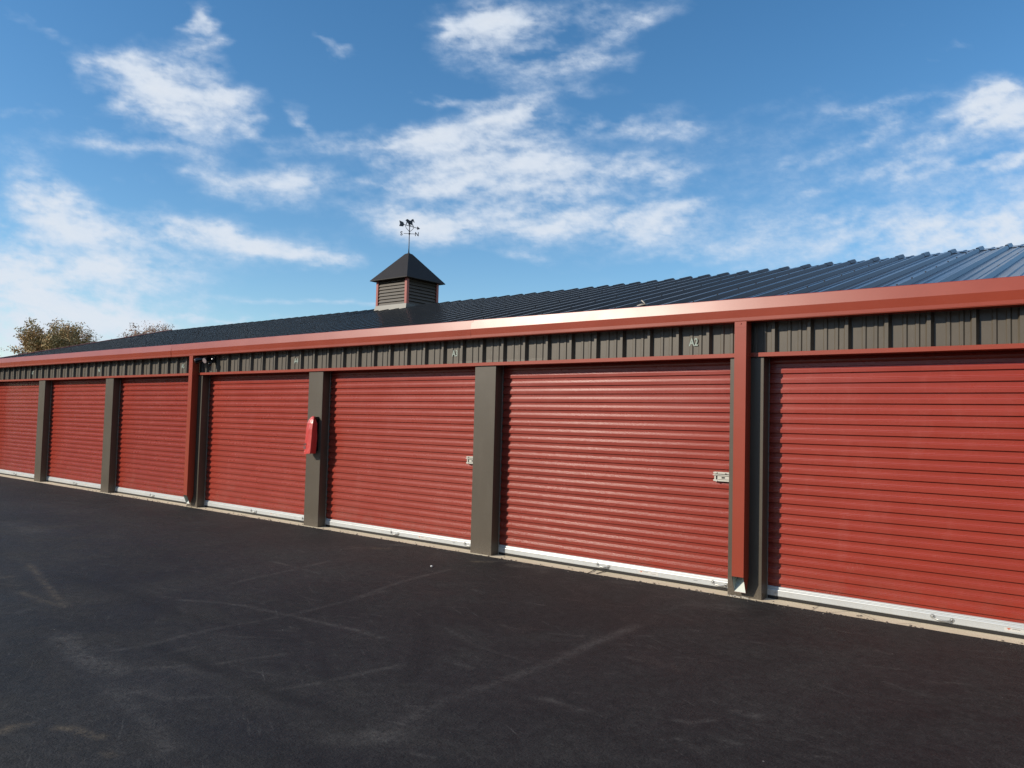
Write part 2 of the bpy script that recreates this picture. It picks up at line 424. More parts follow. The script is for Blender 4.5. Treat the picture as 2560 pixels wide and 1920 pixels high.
# downspouts
def downspout(xc):
    w0, w1, y0, y1 = xc-.053, xc+.053, -.115, -.004
    b = MB()
    zt, zb = 2.403, .190
    t = .0025
    b.add([(w0,y0,zb),(w1,y0,zb),(w1,y0,zt),(w0,y0,zt)], [(0,1,2,3)])                       # front
    yk, zk = -.058, .050
    for w,s_ in ((w0,1),(w1,-1)):
        b.add([(w,y0,zt),(w,y1,zt),(w,y1,zb-.01),(w,yk,zk),(w,y0,zb)], [(0,1,2,3,4)])
    b.add([(w0,y1,zt),(w1,y1,zt),(w1,y1,zb-.01),(w0,y1,zb-.01),(w0,yk,zk),(w1,yk,zk)], [(0,1,2,3),(3,2,5,4)])
    b.box(w0+.002,w1-.002,y0-.0015,y0-.0003,zt-.05,zt-.047)
    o = b.build('downspout', M['trim'], bld)
    c = MB()  # pale inside faces, just inside the outer skin
    i0, i1 = w0+t, w1-t
    c.add([(i0,y1-t,zt-.3),(i1,y1-t,zt-.3),(i1,y1-t,zb-.01),(i0,y1-t,zb-.01),(i0,yk-t,zk+.003),(i1,yk-t,zk+.003)], [(0,1,2,3),(3,2,5,4)])
    for w in (i0,i1):
        c.add([(w,y0+t,zt-.3),(w,y1-t,zt-.3),(w,y1-t,zb-.01),(w,yk-t,zk+.003),(w,y0+t,zb+.001)], [(0,1,2,3,4)])
    c.add([(i0,y0+t,zb+.001),(i1,y0+t,zb+.001),(i1,y0+t,zt-.3),(i0,y0+t,zt-.3)], [(0,1,2,3)])
    c.build('outlet_lining', M['white'], o)
    d = MB(); d.sphere((xc+.004,y0-.001,zt-.018), .007, 8, 5, (1,.6,1)); d.build('screw', M['trim'], o)
    return o
for j in (0,-3): downspout(PIL[j]+.140)

# ------------------------------------------------------------------ roof
rx = RX + .0
rp = [(x,h) for x,h in ribs_between(XL-.02, XR+.02, rx)]
n = len(rp); b = MB()
ys = [-.03, .9, 1.8, 2.7, 3.6, YR-.02]
def zroof(y): return ZR - SL*abs(YR-y)
vs = []
for y in ys:
    for x,h in rp: vs.append((x+.001*mnoise.noise((x,y,0)), y, zroof(y)+h+.0008*mnoise.noise((x*.6,y*.8,5))))
b.add(vs, [(r*n+i, r*n+i+1, (r+1)*n+i+1, (r+1)*n+i) for r in range(len(ys)-1) for i in range(n-1)])
vs = []
for y in (YR+.02, 9.15):
    for x,h in rp: vs.append((x, y, zroof(y)+h))
b.add(vs, [(i,i+1,n+i+1,n+i) for i in range(n-1)])
# lap and purlin screws
k0 = math.ceil((XL+.1-rx)/RP); k1 = int((XR-.1-rx)/RP)
nrm = Vector((0,-SL,1)).normalized()
def scr(x,y,h):
    z = zroof(y)+h
    b.tube([Vector((x,y,z-.001)), Vector((x,y,z+.004))], .013, 6, False); b.tube([Vector((x,y,z+.003)), Vector((x,y,z+.012))], .0075, 6, False)
for k in range(k0, k1):
    e = rx+k*RP
    if (k % 3) == 1:
        for y in np.arange(.35, 4.3, .52): scr(e-.0135, y+.03*math.sin(k*3.1+y*5), .030)
    for y in (.42, 1.75, 3.1): scr(e-.075, y, .0)
b.build('roof', M['roof'], bld)
# formed ridge cap in lapped sheets
b = MB(); k = k0; idx = 0
while k < k1:
    xa, xb = rx+k*RP-.06, min(rx+(k+3)*RP+.02, XR)
    P = ribs_between(max(xa,XL), xb, rx); n = len(P)
    lift = .003+.002*(idx%2)+.002*abs(math.sin(idx*2.3)); wd = .30+.05*math.sin(idx*1.9)
    vs = []
    for y in (YR-wd, YR-.03, YR, YR+.03, YR+.3):
        for x,h in P: vs.append((x, y, ZR - SL*max(abs(YR-y),.012)+h+lift))
    b.add(vs, [(r*n+i, r*n+i+1, (r+1)*n+i+1, (r+1)*n+i) for r in range(4) for i in range(n-1)])
    k += 3; idx += 1
b.build('ridge_cap', M['roof'], bld)
# red rake trim at both gable ends
for x in (XL-.02, XR+.02):
    b = MB()
    for sgn,ye in ((1,-.03),(-1,9.15)):
        prof = [(x-.06,-.14),(x+.05,-.14),(x+.05,.05),(x-.06,.05)]
        v1 = [(px_, ye, zroof(ye)+pz) for px_,pz in prof]; v2 = [(px_, YR, ZR+pz) for px_,pz in prof]
        b.add(v1+v2, [(0,1,2,3),(4,7,6,5),(0,4,5,1),(1,5,6,2),(2,6,7,3),(3,7,4,0)])
    b.build('rake_trim', M['trim'], bld)

# ------------------------------------------------------------------ doors
PER = .0868; DY = .134; ZD0 = .108
def sst(a,b,t):
    t = min(1,max(0,(t-a)/(b-a))); return t*t*(3-2*t)
_kn = [(0,0.0),(.036,.0155),(.400,.0155),(.460,.0085),(.545,.0085),(.605,0.0),(1.0,0.0)]   # depth behind the crest, going down one corrugation
def _round(kn, c=.015):
    out = [kn[0]]
    for a_,b_,d_ in zip(kn[:-2], kn[1:-1], kn[2:]):
        for f_,(p_,q_) in ((0,(a_,b_)),(1,(b_,d_))):
            pass
        la = b_[0]-a_[0]; lb = d_[0]-b_[0]
        pa = (b_[0]-c, b_[1]+(a_[1]-b_[1])*c/la); pb = (b_[0]+c, b_[1]+(d_[1]-b_[1])*c/lb)
        for u in (0,.33,.67,1):
            x = (1-u)**2*pa[0]+2*u*(1-u)*b_[0]+u*u*pb[0]; y = (1-u)**2*pa[1]+2*u*(1-u)*b_[1]+u*u*pb[1]
            out.append((x,y))
    return out
SL_ = _round(_kn)
SL_ = sorted(SL_+[(.08,.0155),(.14,.0155),(.25,.0155),(.37,.0155),(.67,0),(.80,0),(.955,0),(.985,0)])
def door(j):
    xa, xb = PIL[j]+PW, PIL[j+1]
    w = xb-xa
    prof = []
    top = ZD0+PER*22.35
    z = top
    nper = 23
    for q in range(nper):
        for t,dep in SL_:
            zz = top-(q+t)*PER
            if zz < ZD0-.01: break
            prof.append((DY+dep, zz))
    prof.append((DY+.004, ZD0-.012))
    # the curtain bends back on to its drum above the opening
    head = []
    for i in range(8,0,-1):
        a = i/8*R_(80); head.append((DY+.003+.16*(1-math.cos(a)), top+.16*math.sin(a)))
    prof = head+prof
    b = MB()
    xs = list(np.linspace(-.045, w+.045, 15))
    def df(x,y,z,i):
        return (x, y+.0030*mnoise.noise((x*.55+j*7.3, 0, z*1.3))+.0011*mnoise.noise((x*.9+j*3, 3, z*6)), z+.0012*mnoise.noise((x*.5+j*5,9,z*2)))
    b.extrude_x(prof, xs, closed=False, smooth=True, fn=df)
    o = b.build('door', M['door'], bld); o.location = (xa,0,0)
    return o, w
doorsub = None
W0 = BAY-PW
def door_parts():
    """sub-parts modelled once, in door-local coordinates"""
    L = []
    b = MB()
    b.extrude_x([(.150,.108),(.143,.110),(.133,.104),(.131,.097),(.136,.092),(.135,.088),(.127,.083),(.125,.077),(.1265,.072),(.1265,.034),(.129,.029),(.150,.029)],
                [-.03, W0*.33, W0*.66, W0+.03], smooth=False)
    L.append(b.build('bottom_rail', M['rail']))
    b = MB()
    def sf(x,y,z,i): return (x, y+.003*mnoise.noise((x*3,0,0)), z+(.004*mnoise.noise((x*2,5,0)) if z<.02 else 0))
    b.extrude_x([(.148,.028),(.1275,.028),(.129,.004),(.138,.0015),(.148,.004)], list(np.linspace(-.03,W0+.03,40)), fn=sf)
    L.append(b.build('bottom_seal', M['rubber']))
    for xc in (1.365, W0-.07-.06):
        b = MB(); zc = .062
        for sx in (-.066,.066):
            z_ = zc-.004 if sx>0 else zc+.004
            b.tube([(xc+sx,.1275,z_),(xc+sx,.1225,z_)], .0165, 14, False); b.sphere((xc+sx,.1225,z_), .009, 10, 6, (1,.8,1))
        b.tube([(xc-.066,.122,zc-.002),(xc-.048,.106,zc-.008),(xc-.02,.099,zc-.012),(xc+.03,.099,zc-.014),(xc+.054,.108,zc-.010),(xc+.066,.122,zc-.006)], [.005,.006,.0065,.0065,.006,.005], 8)
        L.append(b.build('pull_handle', M['galv']))
    # small round head bolt near the left end
    b = MB(); b.tube([(.075,.1275,.056),(.075,.125,.056)], .012, 12, False); b.sphere((.075,.125,.056), .008, 10, 6, (1,.7,1))
    L.append(b.build('rail_bolt', M['galv']))
    # stickers
    b = MB(); b.box(1.77,1.985,.1262,.1272,.043,.066); L.append(b.build('sticker', M['lblw']))
    st = L[-1]
    b = MB(); b.add([(1.785,.1258,.0645),(1.815,.1258,.0645),(1.805,.1258,.057),(1.800,.1258,.050),(1.795,.1258,.057)], [(0,1,2,3,4)])
    L.append(b.build('sticker_mark', M['lblr']))
    b = MB(); b.box(1.822,1.872,.1255,.1260,.0595,.0625); L.append(b.build('sticker_print', M['ink']))
    b = MB(); b.box(1.905,1.960,.1255,.1260,.0500,.0522); L.append(b.build('sticker_print', M['ink']))
    b = MB(); b.box(2.350,2.392,.1260,.1266,.053,.056); L.append(b.build('rail_print', M['ink']))
    # slide latch by the right jamb
    b = MB(); xl = W0-.195; xr = W0+.01
    b.box(xl, xr, .126,.132, .979,1.068)
    b.box(xl-.004, xr, .112,.126, 1.052,1.066); b.box(xl-.008, xr, .108,.127, 1.036,1.044)
    b.box(xl-.004, xr, .112,.126, .984,.998); b.box(xl+.004, xl+.020, .116,.127, .998,1.036)
    b.box(xl+.034, xr, .118,.127, 1.002,1.032)
    b.sphere((xl+.03,.111,.984), .008, 8, 5); b.sphere((xl+.03,.111,1.060), .007, 8, 5)
    la = b.build('side_latch', M['ivory']); L.append(la)
    for q in ((xl+.075,xl+.105,.1165,.1185,1.010,1.024),(xl+.11,xl+.125,.1105,.1125,1.046,1.058),(xl+.0215,xl+.0325,.1235,.1262,1.0,1.034)):
        b = MB(); b.box(*q); L.append(b.build('latch_slot', M['rubber']))
    # guide tracks behind both jambs
    for xg in (0,1):
        b = MB()
        if xg==0: b.box(.0008,.0045,.119,.1255,0.002,ZT)
        else: b.box(W0-.0045,W0-.0008,.119,.1255,0.002,ZT)
        L.append(b.build('guide_track', M['galv']))
    return L
subs = door_parts()
for jj in range(-6, 2):
    o, w = door(jj)
    if jj == -6:
        for s_ in subs: s_.parent = o
    else:
        for s_ in subs:
            c = s_.copy(); COL.objects.link(c); c.parent = o

# scuff marks on two doors (thin worn-off paint patches following the curtain)
def scuffs(doorx, spots, nm='scuff'):
    pass

for a_,b_ in (((1467,1434),(1489,1423)),((1491,1434),(1519,1426))):
    A_ = on_z(*a_, .004); B_ = on_z(*b_, .004)
    b = MB(); mid = (A_+B_)/2+Vector((.01,0,.004)); b.tube([A_, mid, B_, B_+Vector((.02,.03,.045))], .0035, 6)
    cord = b.build('pull_cord', M['rubber'], bld)
# ------------------------------------------------------------------ unit numbers
def text_mesh(body, size, sx, mat, name, loc, parent, rot=(R_(90),0,0), thick=.0006):
    cu = bpy.data.curves.new('t', 'FONT'); cu.body = body; cu.size = size; cu.extrude = thick; cu.offset = size*.022
    cu.resolution_u = 3
    ob = bpy.data.objects.new('t', cu); COL.objects.link(ob)
    dg = bpy.context.evaluated_depsgraph_get(); dg.update()
    me = bpy.data.meshes.new_from_object(ob.evaluated_get(dg))
    bpy.data.objects.remove(ob); bpy.data.curves.remove(cu)
    me.name = name
    for v in me.vertices: v.co.x *= sx
    me.materials.clear(); me.materials.append(mat)
    o = bpy.data.objects.new(name, me); COL.objects.link(o); o.parent = parent
    o.location = loc; o.rotation_euler = rot
    return o
for body,x in (('A2',-3.367),('A3',-6.391),('A4',-9.440),('A5',-12.508),('A6',-15.556),('A7',-18.690)):
    text_mesh(body, .100, .76, M['num'], 'unit_number', (x, .0352, 2.226), bld)

# ------------------------------------------------------------------ cupola
CX, CY, CH = -11.966, YR, .4525
cup = empty('cupola', (CX, CY, ZR), 'square louvred cupola with red corner trim and dark pyramid roof on the ridge', 'cupola')
def loc(b, name, mat, parent=cup):
    o = b.build(name, mat, parent); 
    if parent is cup: o.location = (-CX,-CY,-ZR)
    return o
zb, zt_ = 3.775, 4.30
for (ax, sg) in (('y',-1),('x',1),('y',1),('x',-1)):
    b = MB(); nl = 8; ph = (zt_-zb)/nl
    for i in range(nl):
        z0 = zb+i*ph; prof = [(0,z0+.004),(.030,z0+ph+.010),(.038,z0+ph+.010),(.010,z0+.002)]
        for q,(dep,z) in enumerate(prof): pass
        L0, L1 = -CH+.04, CH-.04
        vs = []
        for t in (L0,L1):
            for dep,z in prof:
                o_ = CH-.008-dep
                vs.append((CX+t, CY+sg*o_, z) if ax=='y' else (CX+sg*o_, CY+t, z))
        b.add(vs, [(0,1,2,3),(4,7,6,5),(0,4,5,1),(1,5,6,2),(2,6,7,3),(3,7,4,0)])
    loc(b, 'louvre_panel', M['louver'])
b = MB(); b.box(CX-.40,CX+.40,CY-.40,CY+.40,zb-.05,zt_-.01); loc(b, 'inner_box', M['dark'])
for sx in (-1,1):
    for sy in (-1,1):
        b = MB(); x1 = CX+sx*CH; y1 = CY+sy*CH; x0 = x1-sx*.060; y0 = y1-sy*.060
        b.box(min(x0,x1),max(x0,x1),min(y0,y1),max(y0,y1),zb-.0,zt_-.001); loc(b, 'corner_trim', M['ctrim'])
# sloped flashing skirt
b = MB(); a = CH+.004
def skirt(x,y): return zroof(y)+.0
for (sx,sy) in ((0,-1),(1,0),(0,1),(-1,0)):
    if sy: p = [(CX-a,CY+sy*a),(CX+a,CY+sy*a)]; q = [(CX-a-.02,CY+sy*(a+.03)),(CX+a+.02,CY+sy*(a+.03))]
    else: p = [(CX+sx*a,CY-a),(CX+sx*a,CY+a)]; q = [(CX+sx*(a+.02),CY-a-.03),(CX+sx*(a+.02),CY+a+.03)]
    if sx:
        pm = (CX+sx*a, CY); qm = (CX+sx*(a+.02), CY)
        vs = [(*p[0],zb+.005),(*pm,zb+.005),(*p[1],zb+.005),(*q[1],zroof(q[1][1])+.005),(*qm,ZR+.01),(*q[0],zroof(q[0][1])+.005)]
        b.add(vs, [(0,1,4,5),(1,2,3,4)])
    else:
        vs = [(*p[0],zb+.005),(*p[1],zb+.005),(*q[1],zroof(q[1][1])+.005),(*q[0],zroof(q[0][1])+.005)]
        b.add(vs, [(0,1,2,3)])
loc(b, 'base_flashing', M['flash'])
b = MB(); e = .548; t0 = .055; zc = 4.302; za = 4.892
base = [(CX-e,CY-e,zc),(CX+e,CY-e,zc),(CX+e,CY+e,zc),(CX-e,CY+e,zc)]
lip = [(x,y,z-.012) for x,y,z in base]
tp = [(CX-t0,CY-t0,za),(CX+t0,CY-t0,za),(CX+t0,CY+t0,za),(CX-t0,CY+t0,za)]
cap = [(CX-.01,CY-.01,za+.022),(CX+.01,CY-.01,za+.022),(CX+.01,CY+.01,za+.022),(CX-.01,CY+.01,za+.022)]
vs = lip+base+tp+cap
fs = [(0,3,2,1)]+[(i,(i+1)%4,4+(i+1)%4,4+i) for i in range(4)]+[(4+i,4+(i+1)%4,8+(i+1)%4,8+i) for i in range(4)]+[(8+i,8+(i+1)%4,12+(i+1)%4,12+i) for i in range(4)]+[(12,13,14,15)]
b.add(vs, fs)
loc(b, 'cupola_roof', M['croof'])

# ------------------------------------------------------------------ weather vane
VZ = 4.905
vane = empty('weather_vane', (CX, CY, VZ), 'black horse weather vane with an arrow and N and S letters atop the cupola', 'weather vane')
b = MB(); b.tube([(0,0,0),(0,0,.10),(0,0,.60)], [.013,.010,.008], 8); b.tube([(0,0,-.01),(0,0,.02)], [.024,.018], 8)
b.sphere((0,0,.415), .022, 10, 6); b.sphere((0,0,.47), .014, 8, 5)
for sgn in (-1,1):
    pass
b.build('pole', M['iron'], vane)
nd = Vector((.69,.72,0)).normalized(); ed = Vector((nd.y,-nd.x,0)); na = math.atan2(nd.y, nd.x)
b = MB()
b.tube([-nd*.118+Vector((0,0,.415)), nd*.118+Vector((0,0,.415))], .0055, 6)
b.tube([-ed*.13+Vector((0,0,.415)), ed*.13+Vector((0,0,.415))], .0055, 6)
b.build('compass_arm', M['iron'], vane)
ang = math.atan2(.10, .16)
cam_r = Vector((.62,.05,0))
for body,p in (('N', nd*.150),('S', -nd*.150)):
    o = text_mesh(body, .115, .95, M['iron'], 'compass_letter', p-nd*.038+Vector((0,0,.374)), vane, (R_(90),0,na), .004)
for body,p in (('E', ed*.16),('W', -ed*.16)):
    o = text_mesh(body, .10, .9, M['iron'], 'compass_letter', p-ed*.03+Vector((0,0,.375)), vane, (R_(90),0,math.atan2(ed.y,ed.x)), .004)
# arrow, pointing away towards the back of the roof
adx = Vector((.02,1.0,0)).normalized()
zz = Vector((0,0,1)); zA = .575
b = MB()
b.tube([-adx*.20+zz*zA, adx*.24+zz*zA], .0065, 6)
b.plate([(.215,-.036),(.295,0),(.215,.036)], (0,0,zA), adx, zz, .008)
b.plate([(-.15,0),(-.18,.045),(-.285,.058),(-.262,0),(-.285,-.058),(-.18,-.045)], (0,0,zA), adx, zz, .008)
b.tube([-adx*.12+zz*(zA-.01), -adx*.09+zz*(zA-.06), -adx*.03+zz*(zA-.10), zz*(zA-.12)], .005, 6)
b.tube([adx*.12+zz*(zA-.01), adx*.09+zz*(zA-.05), adx*.03+zz*(zA-.10), zz*(zA-.12)], .005, 6)
b.tube([zz*(zA-.13), zz*(zA+.02)], .010, 8)
b.build('arrow', M['iron'], vane)
# trotting horse silhouette
hp = [(-.120,.120),(-.132,.105),(-.128,.092),(-.110,.095),(-.098,.115),(-.088,.128),(-.086,.105),(-.090,.085),(-.100,.055),(-.118,.025),(-.126,.004),(-.112,.002),(-.104,.022),(-.082,.055),(-.066,.075),
      (-.052,.050),(-.030,.020),(-.008,.006),(.006,.016),(-.020,.034),(-.036,.062),(-.030,.080),(.010,.070),(.040,.060),(.036,.038),(.018,.018),(.034,.012),(.052,.032),(.060,.058),(.074,.050),(.096,.018),(.112,.002),(.124,.006),(.108,.034),(.084,.068),(.078,.092),
      (.084,.120),(.094,.138),(.120,.118),(.138,.104),(.144,.116),(.126,.146),(.110,.172),(.100,.186),(.092,.176),(.070,.174),(.050,.152),(.036,.128),(.010,.122),(-.020,.130),(-.050,.140),(-.078,.146),(-.100,.138)]
b = MB(); bm = bmesh.new()
hp = [(x*.88, z*.90) for x,z in hp]
vsf = [bm.verts.new(Vector((0,0,zA))+adx*x+zz*z) for x,z in hp]
f = bm.faces.new(vsf); bmesh.ops.triangulate(bm, faces=[f])
r = bmesh.ops.extrude_face_region(bm, geom=list(bm.faces))
side = Vector((adx.y,-adx.x,0))*.009
for v in [g for g in r['geom'] if isinstance(g, bmesh.types.BMVert)]: v.co += side
bmesh.ops.recalc_face_normals(bm, faces=bm.faces)
me = bpy.data.meshes.new('horse'); bm.to_mesh(me); bm.free(); me.materials.append(M['iron'])
o = bpy.data.objects.new('horse', me); COL.objects.link(o); o.parent = vane

# ------------------------------------------------------------------ red cover hung on the grey pillar
rc = empty('equipment_cover', (-8.842, 0, .98), 'bright red vinyl cover hanging on the front of a grey pillar', 'cover')
b = MB()
# cross sections: z, x0, x1, front y
sec = [(.000,-.085,.052,-.165),(.030,-.083,.056,-.163),(.10,-.078,.062,-.158),(.22,-.072,.064,-.152),(.33,-.068,.062,-.148),(.41,-.060,.058,-.136),(.46,-.046,.052,-.118),(.492,-.022,.040,-.096),(.505,-.008,.020,-.080)]
rings = []
for z,x0,x1,yf in sec:
    yf = yf*.80; x0 = x0*.86; x1 = x1*1.04
    yb = -.030-.02*(z>.45)
    rr = []
    for i,(u,v) in enumerate([(0,0),(.25,-.03),(.5,-.05),(.75,-.03),(1,0),(1.02,.25),(1.0,.5),(1.0,.75),(1,1),(.5,1),(0,1),(0,.75),(-.02,.5),(-.01,.25)]):
        x = x0+(x1-x0)*u; y = yf+(yb-yf)*v
        k_ = .006*mnoise.noise((x*30,y*30,z*14))
        rr.append((x+k_, y+k_, z+(.012*(u-.5) if z<.01 else 0)))
    rings.append(rr)
nr = len(rings[0]); vs = [p for r_ in rings for p in r_]
fs = [(i*nr+k, i*nr+(k+1)%nr, (i+1)*nr+(k+1)%nr, (i+1)*nr+k) for i in range(len(rings)-1) for k in range(nr)]+[tuple(range(nr-1,-1,-1)), tuple(range((len(rings)-1)*nr, len(rings)*nr))]
b.add(vs, fs, False); b.build('cover_body', M['redbag'], rc)
b = MB(); b.box(-.02,.05,-.05,-.001,.38,.50); b.box(.045,.062,-.06,-.001,.465,.482); b.box(-.04,.055,-.03,-.001,.04,.46); b.build('wall_bracket', M['bplast'], rc)
b = MB()
for i,(x,w,z,h) in enumerate(((-.074,.010,.115,.020),(-.050,.014,.118,.022),(-.076,.006,.062,.045),(-.062,.005,.060,.045),(-.048,.010,.064,.040))):
    yy = -.1345+.10*(z-.06)*.3
    b.box(x,x+w,yy-.002,yy,z,z+h)
b.build('printed_letters', M['ink'], rc)

# ------------------------------------------------------------------ flood light under the gutter
fl = empty('flood_light', (-11.46, .015, 2.33), 'black twin-head flood light mounted under the gutter beside the far downspout', 'light')
b = MB(); b.box(-.055,.055,-.055,.0,-.06,.065); b.sphere((0,-.055,.0), .05, 14, 8, (1,.6,1)); b.build('housing', M['bplast'], fl)
b = MB(); b.tube([(0,-.05,-.03),(0,-.09,-.075)], .018, 8); b.sphere((0,-.10,-.085), .035, 12, 8); b.build('motion_sensor', M['bplast'], fl)
for x,dx in ((-.27,-.10),(-.09,.02)):
    b = MB(); hx = x; 
    b.tube([(0 if abs(x)<.2 else -.04,-.06,.02),(x*.6,-.07,.025),(x,-.08,.02)], .012, 8)
    d = Vector((dx*1.2,-.13,-.055)); p0 = Vector((x,-.05,.03))
    b.tube([p0-d*.15, p0, p0+d*.45, p0+d*.9, p0+d], [.012,.036,.048,.056,.056], 16)
    h = b.build('lamp_head', M['bplast'], fl)
    c = MB(); c.tube([p0+d*1.0, p0+d*1.03], .049, 16, False); c.build('lens', M['lens'], h)

fl.scale = (.82,.82,.82)
# small pale scrap caught on the roof edge
sc_ = empty('scrap', (-4.10, .42, zroof(.42)+.03), 'small pale scrap caught on the roof ribs just above the gutter', 'scrap')
b = MB(); b.tube([(-.05,0,.0),(0,0,.012),(.06,.02,.008)], .008, 6); b.tube([(0.0,0,.055),(.03,0,.028),(.05,.0,.004)], .007, 6); b.build('sliver', M['twig'], sc_)

# white pebble
p = on_z(1079, 1416, .01)
b = MB(); b.sphere((0,0,.008), .013, 9, 6, (1.2,.9,.75)); o = b.build('pebble', M['pebble']); o.location = (p.x,p.y,0.004)
tag(o, 'single white pebble lying on the black asphalt before door A3', 'pebble')
# crumbs of concrete by the downspout pillar foot
b = MB(); r3 = random.Random(3)
for i in range(26):
    x = -2.93+r3.random()*.20; y = -.012-r3.random()*.035
    b.sphere((x,y,.004), .004+r3.random()*.007, 6, 4, (1.2,1,.8))
o = b.build('concrete_crumbs', M['twig']); tag(o, kind='stuff', label='pale concrete crumbs scattered at the foot of the downspout pillar', cat='crumbs')

# grit and dry bits swept against the edge of the apron
b = MB(); r4 = random.Random(12)
for i in range(420):
    x = r4.uniform(-16, 1); y = -.07+r4.gauss(0,.045); s_ = r4.uniform(.003,.009)
    if y > .10: continue
    b.sphere((x,y,.004), s_, 5, 3, (r4.uniform(.8,1.8),r4.uniform(.8,1.4),.6))
o = b.build('grit', M['bark']); tag(o, 'fine grit along the seam between asphalt and concrete apron', 'grit', kind='stuff')
# ------------------------------------------------------------------ ground
b = MB(); b.add([(-900,-900,-.05),(900,-900,-.05),(900,900,-.05),(-900,900,-.05)], [(0,1,2,3)])
tag(b.build('ground', M['grass']), kind='structure')
b = MB(); b.box(XL-.4, XR+.4, -.34, 9.4, -.2, 0.0)
tag(b.build('concrete_apron', M['conc']), kind='structure')

